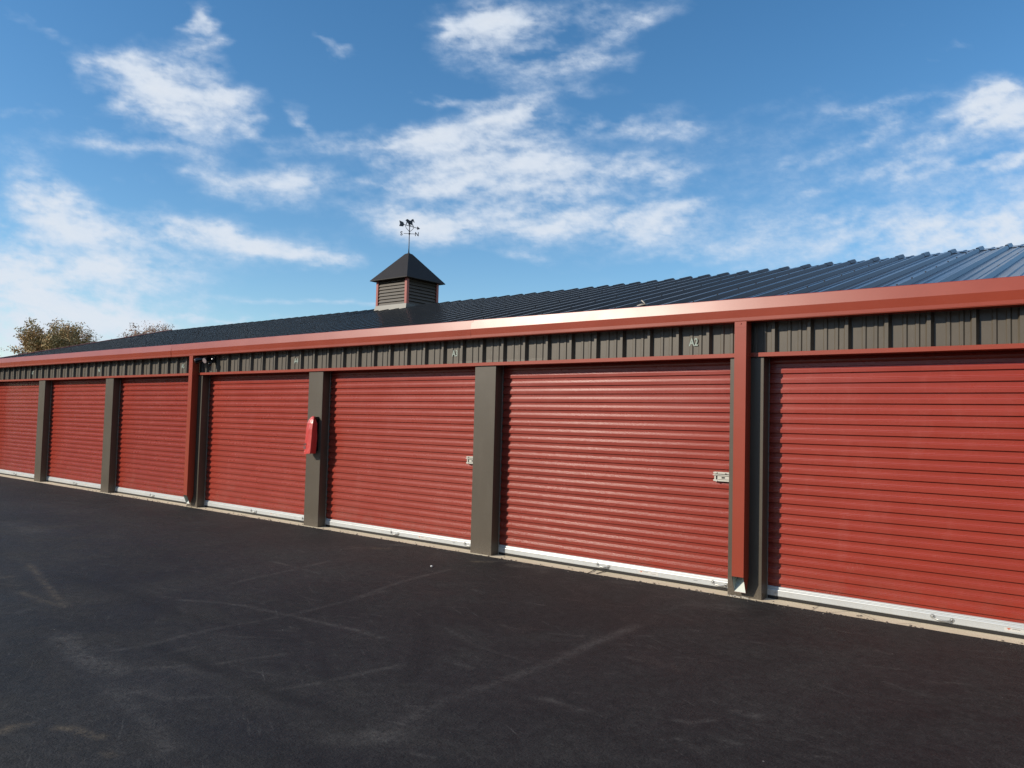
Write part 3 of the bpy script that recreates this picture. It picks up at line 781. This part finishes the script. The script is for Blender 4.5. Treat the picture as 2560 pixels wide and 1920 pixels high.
def seg_dist(PX, PY, a, b_):
    dx, dy = b_[0]-a[0], b_[1]-a[1]; L = dx*dx+dy*dy+1e-9
    t = np.clip(((PX-a[0])*dx+(PY-a[1])*dy)/L, 0, 1)
    return np.hypot(PX-(a[0]+t*dx), PY-(a[1]+t*dy))
def asphalt():
    xs = np.concatenate([[-70,-50,-40,-32,-27,-24,-22], np.arange(-20.5,-12,.05), np.arange(-12,1.6,.0225), [1.7,2,2.5,3.2,4,5.5,8,12,20,40]])
    ys = np.concatenate([[-45,-30,-20,-14,-10,-8,-7,-6.2], np.arange(-5.9,-.1,.0225), [-.085,-.07,-.058]])
    nx, ny = len(xs), len(ys)
    PX, PY = np.meshgrid(xs, ys); PX = PX.astype(float).copy(); PY = PY.astype(float).copy()
    Z = np.full_like(PX, .004)
    # ragged edge against the concrete
    edge = np.array([ -.062 -.010*mnoise.noise((x*.8,0,0)) -.006*mnoise.noise((x*4,1,0)) -.008*mnoise.noise((x*17,2,0)) -.007*mnoise.noise((x*41,2,0)) - (.02+.0*x)*max(0,min(1,(-9-x)/8)) for x in xs])
    wgt = np.array([0]*(ny-4)+[.35,.6,.85,1.0])
    for r in range(ny-4, ny):
        PY[r,:] = (1-wgt[r])*PY[r,:] + wgt[r]*(edge+(ys[r]-ys[-1])*1.0)
    Z[-1,:] = -.004
    # keep it just inside the camera's view: the wear marks
    A = np.zeros(PX.shape); B = np.zeros(PX.shape); D = np.zeros(PX.shape)
    def line(arr, pts, w, s, z5=None):
        g = [on_z(*p_) for p_ in pts]
        tot = np.full(PX.shape, 99.)
        wob = .35*w
        for a_,b_ in zip(g[:-1], g[1:]): tot = np.minimum(tot, seg_dist(PX,PY,a_,b_))
        np.maximum(arr, s*np.exp(-(tot/w)**2), out=arr)
    def z5(l): return [(x/2.127, 1140+y/2.127) for x,y in l]
    def z6(l): return [(900+x/2.011, 1340+y/2.011) for x,y in l]
    for arr,l,w,s in (
        (B,[(150,575),(200,630),(260,710),(350,805)],.03,.6),(B,[(100,720),(220,770),(330,800)],.035,.45),
        (A,[(330,960),(430,1050),(520,1110),(600,1150)],.09,.5),(A,[(560,1230),(700,1330),(830,1460),(900,1560)],.05,.35),
        (A,[(590,1040),(750,1015),(900,980),(1010,950),(1200,910),(1540,850),(1700,810),(2050,720)],.026,.38),
        (A,[(950,768),(1150,780),(1300,800),(1540,850),(1650,875),(1900,930),(2020,970)],.026,.45),
        (A,[(1230,680),(1400,640),(1600,598),(1750,560)],.02,.55),(A,[(1460,565),(1600,600),(1700,628)],.02,.5),
        (A,[(770,1135),(900,1125),(990,1115)],.03,.5),(A,[(900,1050),(1040,1020)],.02,.5),(A,[(1150,1110),(1330,1080),(1580,1050)],.02,.4),
        (A,[(1460,1250),(1600,1225),(1700,1210)],.02,.5),(A,[(1760,1195),(1900,1165),(2127,1115)],.02,.5),
        (A,[(690,1250),(770,1260),(870,1295),(1000,1295)],.03,.45),(A,[(1060,1287),(1200,1283)],.018,.5),
        (A,[(700,1245),(760,1252)],.07,.45),(A,[(1930,1490),(2030,1500)],.13,.6),(A,[(1770,1400),(1800,1420)],.05,.4),
        (B,[(0,1475),(60,1440),(150,1430)],.028,.8),(B,[(300,1450),(410,1455),(450,1480),(530,1500)],.03,.7),(B,[(560,1580),(590,1600)],.02,.5),
        (A,[(1000,1140),(1230,1190),(1400,1290),(1500,1330),(1700,1370),(1850,1440)],.05,.3),
        (A,[(0,840),(100,835),(200,805)],.02,.4),(B,[(0,650),(40,645)],.05,.5),(A,[(20,360),(200,400)],.25,.3),
        (D,[(350,640),(700,740),(900,830),(1100,880),(1400,960),(1550,1000)],.09,.55),(D,[(830,1020),(1000,1080),(1300,1210),(1500,1290),(1700,1360),(1880,1440)],.08,.75),
        (D,[(1560,860),(1650,950),(1710,1060),(1750,1200)],.03,.5),(D,[(0,150),(400,230),(900,330)],.25,.3)):
        line(arr, z5(l), w, s)
    for arr,l,w,s in (
        (A,[(200,950),(400,840),(600,770),(800,700),(1000,620),(1200,530),(1400,450)],.045,.40),
        (A,[(0,305),(200,235),(350,195),(450,170)],.025,.4),
        (D,[(250,730),(300,650),(330,560),(335,470),(320,420)],.035,.7),(D,[(210,720),(255,640),(280,560),(285,470),(275,420)],.02,.5),
        (A,[(860,820),(950,825),(1050,860)],.025,.5),(A,[(1680,345),(1850,355)],.10,.45),(A,[(1700,340),(1900,380)],.05,.5),
        (B,[(570,130),(650,133)],.05,.6),(A,[(650,130),(850,125)],.03,.5),(B,[(70,62),(130,66)],.06,.55),(A,[(110,45),(230,48)],.05,.5),(A,[(1280,232),(1360,240)],.06,.4),
        (A,[(480,640),(560,670)],.015,.5),(A,[(700,450),(800,470)],.018,.4),(A,[(1580,930),(1660,945),(1780,925)],.015,.5),
        (A,[(1830,1030),(1900,1050)],.02,.6),(A,[(1100,878),(1125,880)],.03,.5),(A,[(1890,885),(1930,890)],.025,.5),(A,[(1980,905),(2010,915)],.04,.4),
        (A,[(430,465),(600,560),(850,640)],.015,.3),(D,[(1200,760),(1700,700),(2200,620)],.12,.3),(D,[(850,850),(1100,950),(1400,1060)],.10,.35)):
        line(arr, z6(l), w, s)
    # low-frequency break up
    nz = np.empty(PX.shape)
    rs = np.random.RandomState(4)
    k = np.sin(PX*3.1+np.sin(PY*2.3)*1.7)*np.sin(PY*4.3+np.sin(PX*1.9)*1.3)
    A *= 1.35+.4*k; B *= 1.3; D *= 1.0+.25*k; A = np.clip(A,0,1); B = np.clip(B,0,1); D = np.clip(D,0,1)
    # a few dozen random short scratches
    for i in range(170):
        cx_ = rs.uniform(-11,0); cy_ = rs.uniform(-4.6,-.3); a_ = rs.choice([.2,.5,-.3,.35])+rs.uniform(-.2,.2); L = rs.uniform(.04,.28)
        sel = (np.abs(PX-cx_)<L+.1)&(np.abs(PY-cy_)<L+.1)
        if not sel.any(): continue
        dd = seg_dist(PX[sel],PY[sel],(cx_-L*math.cos(a_)/2,cy_-L*math.sin(a_)/2),(cx_+L*math.cos(a_)/2,cy_+L*math.sin(a_)/2))
        A[sel] = np.maximum(A[sel], rs.uniform(.3,.7)*np.exp(-(dd/.011)**2))
    co = np.stack([PX,PY,Z],-1).reshape(-1,3)
    me = bpy.data.meshes.new('asphalt_lot')
    i0 = (np.arange(ny-1)[:,None]*nx+np.arange(nx-1)[None,:]).reshape(-1)
    quads = np.stack([i0,i0+1,i0+nx+1,i0+nx],1)
    me.vertices.add(len(co)); me.vertices.foreach_set('co', co.reshape(-1))
    me.loops.add(quads.size); me.loops.foreach_set('vertex_index', quads.reshape(-1).astype(np.int32))
    me.polygons.add(len(quads)); me.polygons.foreach_set('loop_start', (np.arange(len(quads))*4).astype(np.int32))
    me.update(calc_edges=True); me.validate()
    at = me.color_attributes.new('wear','FLOAT_COLOR','POINT')
    colr = np.stack([A,B,D,np.ones_like(A)],-1).astype(np.float32).reshape(-1)
    at.data.foreach_set('color', colr)
    me.materials.append(M['asphalt'])
    o = bpy.data.objects.new('asphalt_lot', me); COL.objects.link(o); tag(o, kind='structure')
asphalt()

# ------------------------------------------------------------------ trees beyond the far end
def tree(px, py_top, wpx, dist, seed, label, leaf, dens, lsz, height_bot=0.0, lean=(0,0), spread=1.0, low=.30):
    r = random.Random(seed)
    d = ray(px, py_top); hl = math.hypot(d.x,d.y); P = CAM+d*(dist/hl)
    H = P.z; Wd = wpx/F0*dist*1.02*.5
    root = empty('tree', (P.x,P.y,-.05), label, 'tree', 'trees beyond the far end of the building')
    b = MB(); tips = []
    def grow(p, dr, L, rad, lev):
        n_ = 4; pts = [p]; rads = [rad]
        q = Vector(p); dd = Vector(dr)
        for i in range(n_):
            dd = (dd+Vector((r.gauss(0,.14),r.gauss(0,.14),r.gauss(0,.10)+.05))).normalized()
            q = q+dd*L/n_; pts.append(q.copy()); rads.append(rad*(1-.55*(i+1)/n_))
        b.tube(pts, rads, 5 if lev<2 else 3, True, False)
        if lev >= 5 or rad < .006:
            tips.append(q.copy()); return
        if lev >= 2: tips.append(pts[2].copy()); tips.append(pts[3].copy())
        kk = 3 if lev < 4 else 3
        for c in range(kk+(lev==0)*2):
            f_ = .45+.55*(c+1)/(kk+1)
            base = pts[min(n_, max(1,int(round(f_*n_))))]
            az = r.uniform(0,2*math.pi); tilt = r.uniform(.45,.95)
            side = Vector((math.cos(az),math.sin(az),0))
            nd_ = (dd*math.cos(tilt)+side*math.sin(tilt)*spread+Vector((0,0,.12))).normalized()
            grow(base, nd_, L*r.uniform(.60,.80), rads[-1]*r.uniform(.75,1.0), lev+1)
        grow(q, dd, L*.72, rads[-1]*.95, lev+1)
    grow(Vector((0,0,0)), Vector((lean[0],lean[1],1)).normalized(), H*.34, H*.026, 0)
    # fit the skeleton to the measured crown
    hx = max(abs(Vector((t.x,t.y)).dot(Vector((RV.x,RV.y)).normalized())) for t in tips)
    zx = max(t.z for t in tips)
    sx, sz = Wd/hx, H/zx
    b.v = [(v[0]*sx,v[1]*sx,v[2]*sz) for v in b.v]
    tips = [Vector((t.x*sx,t.y*sx,t.z*sz)) for t in tips]
    b.build('trunk', M['bark'], root)
    c = MB()
    for t in tips:
        if r.random() > dens: continue
        kk = r.randint(10,18)
        for _ in range(kk):
            q = t+Vector((r.gauss(0,.20),r.gauss(0,.20),r.gauss(0,.15)))
            a_ = Vector((r.gauss(0,1),r.gauss(0,1),r.gauss(0,1))).normalized(); b_ = a_.cross(Vector((r.gauss(0,1),r.gauss(0,1),r.gauss(0,1)))).normalized()
            s_ = lsz*r.uniform(.5,1.2)
            c.add([q-a_*s_, q-b_*s_*.6, q+a_*s_, q+b_*s_*.6], [(0,1,2,3)])
    c.build('crown', M[leaf], root)
tree(112, 792, 150, 82, 11, 'broad half-bare oak with brown leaves, leftmost large crown past the roof end', 'leafA', 1.0, .10, spread=1.15)
tree(180, 797, 95, 84, 5, 'rounded half-bare tree with brown leaves between two others past the roof end', 'leafA', 1.0, .10)
tree(228, 812, 70, 86, 23, 'small nearly bare tree to the right of the two brown-leaved crowns', 'leafA', .5, .075)
tree(322, 812, 120, 95, 31, 'thin tree with rusty leaves peeking over the sloping roof edge', 'leafB', 1.0, .09)
tree(378, 808, 110, 98, 44, 'almost bare grey tree behind the highest part of the roof end', 'leafB', .9, .08)
tree(288, 838, 40, 95, 57, 'tiny bare treetop just showing over the red roof edge', 'leafB', .2, .07)
tree(2, 868, 50, 110, 61, 'faint bare treetop at the far left beyond the building', 'leafB', .15, .08)

SKYSAT, SKYSTR = 1.26, .15
# added tree line, unseen behind the viewer, closes off low sky the paint reflects
def added_treeline():
    b = MB(); r = random.Random(8)
    for a in np.arange(150, 392, 1.6):
        d = 62+r.uniform(-5,7); x = math.cos(R_(a))*d*1.15; y = -8+math.sin(R_(a))*d
        if y > -16: continue
        h = r.uniform(9.5,15.5)
        for _ in range(9):
            cx_, cy_, cz_ = x+r.gauss(0,1.9), y+r.gauss(0,1.9), h*r.uniform(.12,.86)
            rr = r.uniform(1.2,2.3)
            b.sphere((cx_,cy_,cz_), rr, 7, 5, (1,1,1.15))
    o = b.build('added_treeline', M['leafA']); tag(o, 'added autumn tree line, unseen behind the viewer, blocking low sky from reflections', 'added_treeline', kind='stuff')
added_treeline()
# ------------------------------------------------------------------ light
AZ, EL = R_(37.5), math.atan(.6*math.cos(R_(37.5)))
sund = Vector((-math.sin(AZ)*math.cos(EL), -math.cos(AZ)*math.cos(EL), math.sin(EL)))
ld = bpy.data.lights.new('sun', 'SUN'); ld.energy = 5.0; ld.angle = R_(.53); ld.color = (1.0,.915,.775)
so = bpy.data.objects.new('sun', ld); COL.objects.link(so)
so.rotation_euler = sund.to_track_quat('Z','Y').to_euler()

w = bpy.data.worlds.new('World'); S.world = w; w.use_nodes = True
t = NT('', world=w)
out = t.n('ShaderNodeOutputWorld'); bg = t.n('ShaderNodeBackground'); t.l(bg.outputs[0], out.inputs[0])
sky = t.n('ShaderNodeTexSky', sky_type='NISHITA'); sky.sun_disc = False; sky.sun_elevation = EL
sky.sun_rotation = math.atan2(sund.x, sund.y); sky.altitude = 200; sky.air_density = 1.0; sky.dust_density = .25; sky.ozone_density = 2.2
dirn = t.n('ShaderNodeTexCoord').outputs['Generated']
# thin generic veil of cloud in the part of the sky behind the viewer
back = t.ramp(t.vmath('DOT_PRODUCT', dirn, tuple(FV)).outputs['Value'], .45, .2, 0, 1)
g = t.noise(t.scaled(dirn,(1,1,3)), 3.0, 7, .6, .3).outputs[0]
alpha = t.math('MULTIPLY', t.math('MULTIPLY', back, t.ramp(g,.55,.8)), .35)
dx_ = t.n('ShaderNodeSeparateXYZ'); t.l(dirn, dx_.inputs[0])
side = t.math('MULTIPLY', t.ramp(dx_.outputs[0], -.02, .40), t.ramp(g, .32, .62, .25, .85))  # added pale cloud veil, out of view to the right, whitens roof reflections
alpha = t.math('MAXIMUM', alpha, t.math('MULTIPLY', side, .55))
skyc = t.n('ShaderNodeHueSaturation'); t.l(sky.outputs[0], skyc.inputs['Color']); skyc.inputs['Saturation'].default_value = SKYSAT
skyc.inputs['Value'].default_value = 1.02; skyc.inputs['Hue'].default_value = .498
t.l(t.mix(alpha, skyc.outputs[0], (6.0,6.6,7.2,1)), bg.inputs[0]); bg.inputs[1].default_value = SKYSTR
w.cycles.sampling_method = 'MANUAL'; w.cycles.sample_map_resolution = 512


# ------------------------------------------------------------------ clouds: part of the sky dome, shapes laid out by direction
ELL = [ # cx, cy, rx, ry, angle, strength in photograph pixels
 (434,233,165,92,22,.80),(396,250,100,60,15,.95),(548,275,55,60,0,.95),(290,160,80,32,22,.75),(540,205,90,40,20,.7),(466,62,32,48,-12,.85),(477,119,60,20,-14,.7),(630,335,62,20,50,.7),
 (290,352,140,30,8,.72),(460,365,70,26,15,.5),(640,462,190,42,10,.75),(500,423,100,26,20,.55),(735,470,110,26,4,.5),
 (115,500,110,55,18,1.0),(235,560,190,48,27,.72),(60,560,140,60,0,.7),(130,650,330,85,0,.50),(250,675,240,42,3,.85),(60,700,220,60,0,.8),(90,780,420,70,6,.82),(300,770,260,40,4,.55),(60,860,340,70,3,.9),(60,760,260,60,5,.8),
 (597,603,200,46,11,.95),(480,562,90,32,4,.8),(790,640,100,17,9,.8),(690,625,150,28,8,.7),
 (760,752,300,9,3.4,.62),(575,788,190,5,3.3,.55),
 (80,278,130,16,4,.42),(20,375,110,60,0,.32),(60,45,90,18,25,.3),(165,82,60,16,15,.3),(330,450,60,14,5,.3),
 (846,107,50,14,30,.65),
 (1188,49,105,34,-15,.82),(1240,95,160,75,10,.66),(1427,136,130,42,-5,.62),(1570,62,170,36,-22,.48),(1390,30,220,45,0,.5),(1080,54,28,16,15,.6),
 (1275,290,100,42,-16,.95),(1050,335,160,42,-18,.8),(836,374,140,26,-4,.68),(752,318,22,58,-28,.6),(1185,350,190,52,0,.72),(1270,402,180,60,8,.82),(1085,432,150,55,0,.72),(1165,465,210,30,4,.62),(1460,450,210,55,-8,.72),(1680,428,100,30,-12,.5),(1297,553,340,46,1,.92),(1050,553,120,42,5,.85),(1600,540,160,42,-6,.78),(1735,505,80,14,-2,.5),(1360,500,150,35,0,.6),
 (1091,245,75,17,8,.7),(1243,250,90,11,-8,.5),(1430,217,110,18,6,.35),
 (1541,302,120,30,-8,.68),(1650,326,100,18,4,.55),(1443,312,38,15,0,.5),(1725,307,45,8,8,.42),
 (939,464,70,12,5,.65),(1297,640,70,12,8,.5),(1557,388,55,12,-5,.4),(982,505,45,8,25,.4),(900,520,60,30,10,.25),
 (2450,260,90,34,-12,.85),(2530,275,90,52,0,.82),(2540,225,55,28,0,.85),(2470,310,90,22,-5,.5),(2204,252,150,17,-6,.55),(2158,318,95,20,-30,.55),(2250,376,150,26,-18,.42),(2218,414,110,20,-5,.36),(2433,408,120,13,-6,.65),(2547,389,45,12,-10,.6),
 (2236,55,28,9,-10,.42),(2428,114,48,11,0,.4),(2360,142,28,9,0,.32),(2318,592,140,32,-10,.42),(2485,588,170,50,-14,.72),(2547,535,70,60,0,.7),(2158,552,260,36,-4,.36),(1792,614,220,20,-5,.36),(2043,472,44,12,-22,.35),(1990,378,70,14,-18,.3),
 (2200,470,560,200,0,.34),(2100,600,650,70,-3,.42),(1900,300,300,60,-4,.14),(2400,600,330,60,-6,.5),(2500,400,280,170,0,.34),
]
def perlin(x, y, seed):
    rs = np.random.RandomState(seed); n = 256
    perm = rs.permutation(n); perm = np.concatenate([perm,perm])
    an = rs.uniform(0,2*np.pi,n); gx, gy = np.cos(an), np.sin(an)
    xi = np.floor(x).astype(int); yi = np.floor(y).astype(int); xf = x-xi; yf = y-yi
    u = xf*xf*xf*(xf*(xf*6-15)+10); v = yf*yf*yf*(yf*(yf*6-15)+10)
    def gr(ix,iy,dx,dy):
        h = perm[(perm[ix%n]+iy)%n]; return gx[h]*dx+gy[h]*dy
    a = gr(xi,yi,xf,yf); b_ = gr(xi+1,yi,xf-1,yf); c_ = gr(xi,yi+1,xf,yf-1); d_ = gr(xi+1,yi+1,xf-1,yf-1)
    return (a+u*(b_-a))*(1-v)+(c_+u*(d_-c_))*v
def fbm(x, y, seed, octv=5, gain=.55, lac=2.03):
    s_, am, tot = 0, 1.0, 0
    for o_ in range(octv):
        s_ = s_+am*perlin(x*lac**o_+o_*7.3, y*lac**o_+o_*3.1, seed+o_); tot += am; am *= gain
    return s_/tot
def rotc(x, y, deg):
    a_ = R_(deg); return x*math.cos(a_)+y*math.sin(a_), -x*math.sin(a_)+y*math.cos(a_)
def clouds():
    px = np.arange(-420, 2980, 6.0); py = np.arange(-420, 1052, 5.0)
    X, Y = np.meshgrid(px, py)
    wx = X + 90*fbm(X/330,Y/240,11,4)*1.6 + 60*fbm(X/110,Y/45,21,5)*1.4
    wy = Y + 46*fbm(X/330,Y/240,31,4)*1.6 + 22*fbm(X/110,Y/45,41,5)*1.4
    inv = np.ones_like(X)
    for cx,cy,rx_,ry_,an,st in ELL:
        dx, dy = rotc(wx-cx, wy-cy, an)
        r2 = (dx/rx_)**2+(dy/ry_)**2
        inv *= 1-np.clip(st*.93,0,.95)*np.exp(-(r2**1.1)*.85)
    Mm = 1-inv
    # fibres run down to the right on the left side, down to the left on the right side
    def field(deg):
        sx_, sy_ = rotc(X, Y, deg)
        f1 = fbm(sx_/250, sy_/95, 51, 7, .60)
        f2 = fbm(sx_/62, sy_/36, 71, 5, .6)
        f3 = fbm(sx_/330, sy_/30, 131, 5, .58)
        rid = 1-np.abs(fbm(sx_/170, sy_/60, 91, 6, .6))*3.2
        return f1, .45+f1*1.35+f2*.68+f3*.34+(rid-.5)*.14
    wl = np.clip((900-X)/500, 0, 1); wr = np.clip((X-1700)/400, 0, 1); wc = 1-wl-wr
    fa, ga = field(13); fc_, gc = field(-9); fr, gr_ = field(-17)
    f1 = fa*wl+fc_*wc+fr*wr
    fb = np.clip(ga*wl+gc*wc+gr_*wr, 0, 1.2)
    dn = Mm*(.14+1.15*fb)+np.clip(Mm-.64,0,1)*.75
    al = np.clip((dn-.10)/.84, 0, 1); al = (al*al*(3-2*al)*.45+al*.55)*.93
    # fade out at the rim of the patch
    rim = np.minimum(np.minimum((X+420)/250,(2980-X)/250), (Y+420)/250); al *= np.clip(rim,0,1)
    RAD = 1400.0
    D = FV.x*F0+RV.x*(X-1280)+UV.x*(960-Y), FV.y*F0+RV.y*(X-1280)+UV.y*(960-Y), FV.z*F0+RV.z*(X-1280)+UV.z*(960-Y)
    L = np.sqrt(D[0]**2+D[1]**2+D[2]**2)
    co = np.stack([D[0]/L*RAD, D[1]/L*RAD, D[2]/L*RAD],-1).reshape(-1,3)
    ny, nx = X.shape
    me = bpy.data.meshes.new('sky_clouds')
    i0 = (np.arange(ny-1)[:,None]*nx+np.arange(nx-1)[None,:]).reshape(-1)
    quads = np.stack([i0,i0+1,i0+nx+1,i0+nx],1)
    me.vertices.add(len(co)); me.vertices.foreach_set('co', co.reshape(-1))
    me.loops.add(quads.size); me.loops.foreach_set('vertex_index', quads.reshape(-1).astype(np.int32))
    me.polygons.add(len(quads)); me.polygons.foreach_set('loop_start', (np.arange(len(quads))*4).astype(np.int32))
    me.polygons.foreach_set('use_smooth', [True]*len(quads))
    me.update(calc_edges=True)
    at = me.color_attributes.new('cloud','FLOAT_COLOR','POINT')
    thick = np.clip(Mm*.9+f1*.5,0,1)
    at.data.foreach_set('color', np.stack([al,thick,al,np.ones_like(al)],-1).astype(np.float32).reshape(-1))
    t = NT('cloud_veil'); out = t.n('ShaderNodeOutputMaterial'); ms = t.n('ShaderNodeMixShader'); em = t.n('ShaderNodeEmission'); tr = t.n('ShaderNodeBsdfTransparent')
    t.l(tr.outputs[0], ms.inputs[1]); t.l(em.outputs[0], ms.inputs[2]); t.l(ms.outputs[0], out.inputs[0])
    att = t.n('ShaderNodeAttribute', attribute_name='cloud'); sp = t.n('ShaderNodeSeparateColor'); t.l(att.outputs['Color'], sp.inputs[0])
    co_ = t.n('ShaderNodeTexCoord').outputs['Object']
    nz = t.noise(t.scaled(co_,(1,1,1.9)), .055, 7, .68, .3).outputs[0]
    a_ = sp.outputs[0]
    edge = t.math('MULTIPLY', t.math('MULTIPLY', a_, t.math('SUBTRACT', 1.0, a_)), 4.0)
    a2 = t.math('ADD', a_, t.math('MULTIPLY', edge, t.math('MULTIPLY', t.math('SUBTRACT', nz, .5), .8)), clamp=True)
    t.l(a2, ms.inputs[0])
    t.l(t.mix(sp.outputs[1], (.56,.70,.90,1), (.76,.81,.88,1)), em.inputs[0]); em.inputs[1].default_value = 1.0
    t.m.cycles.emission_sampling = 'NONE'
    me.materials.append(t.m)
    o = bpy.data.objects.new('sky_clouds', me); COL.objects.link(o); tag(o, kind='structure')
    o.location = (0,0,0)
clouds()

# ------------------------------------------------------------------ render
S.view_settings.view_transform = 'Standard'; S.view_settings.look = 'None'
S.view_settings.exposure = 0; S.view_settings.gamma = 1
S.cycles.use_denoising = True; S.cycles.denoiser = 'OPENIMAGEDENOISE'; S.cycles.denoising_input_passes = 'RGB_ALBEDO_NORMAL'; S.cycles.denoising_prefilter = 'NONE'
S.cycles.max_bounces = 6; S.cycles.transparent_max_bounces = 8
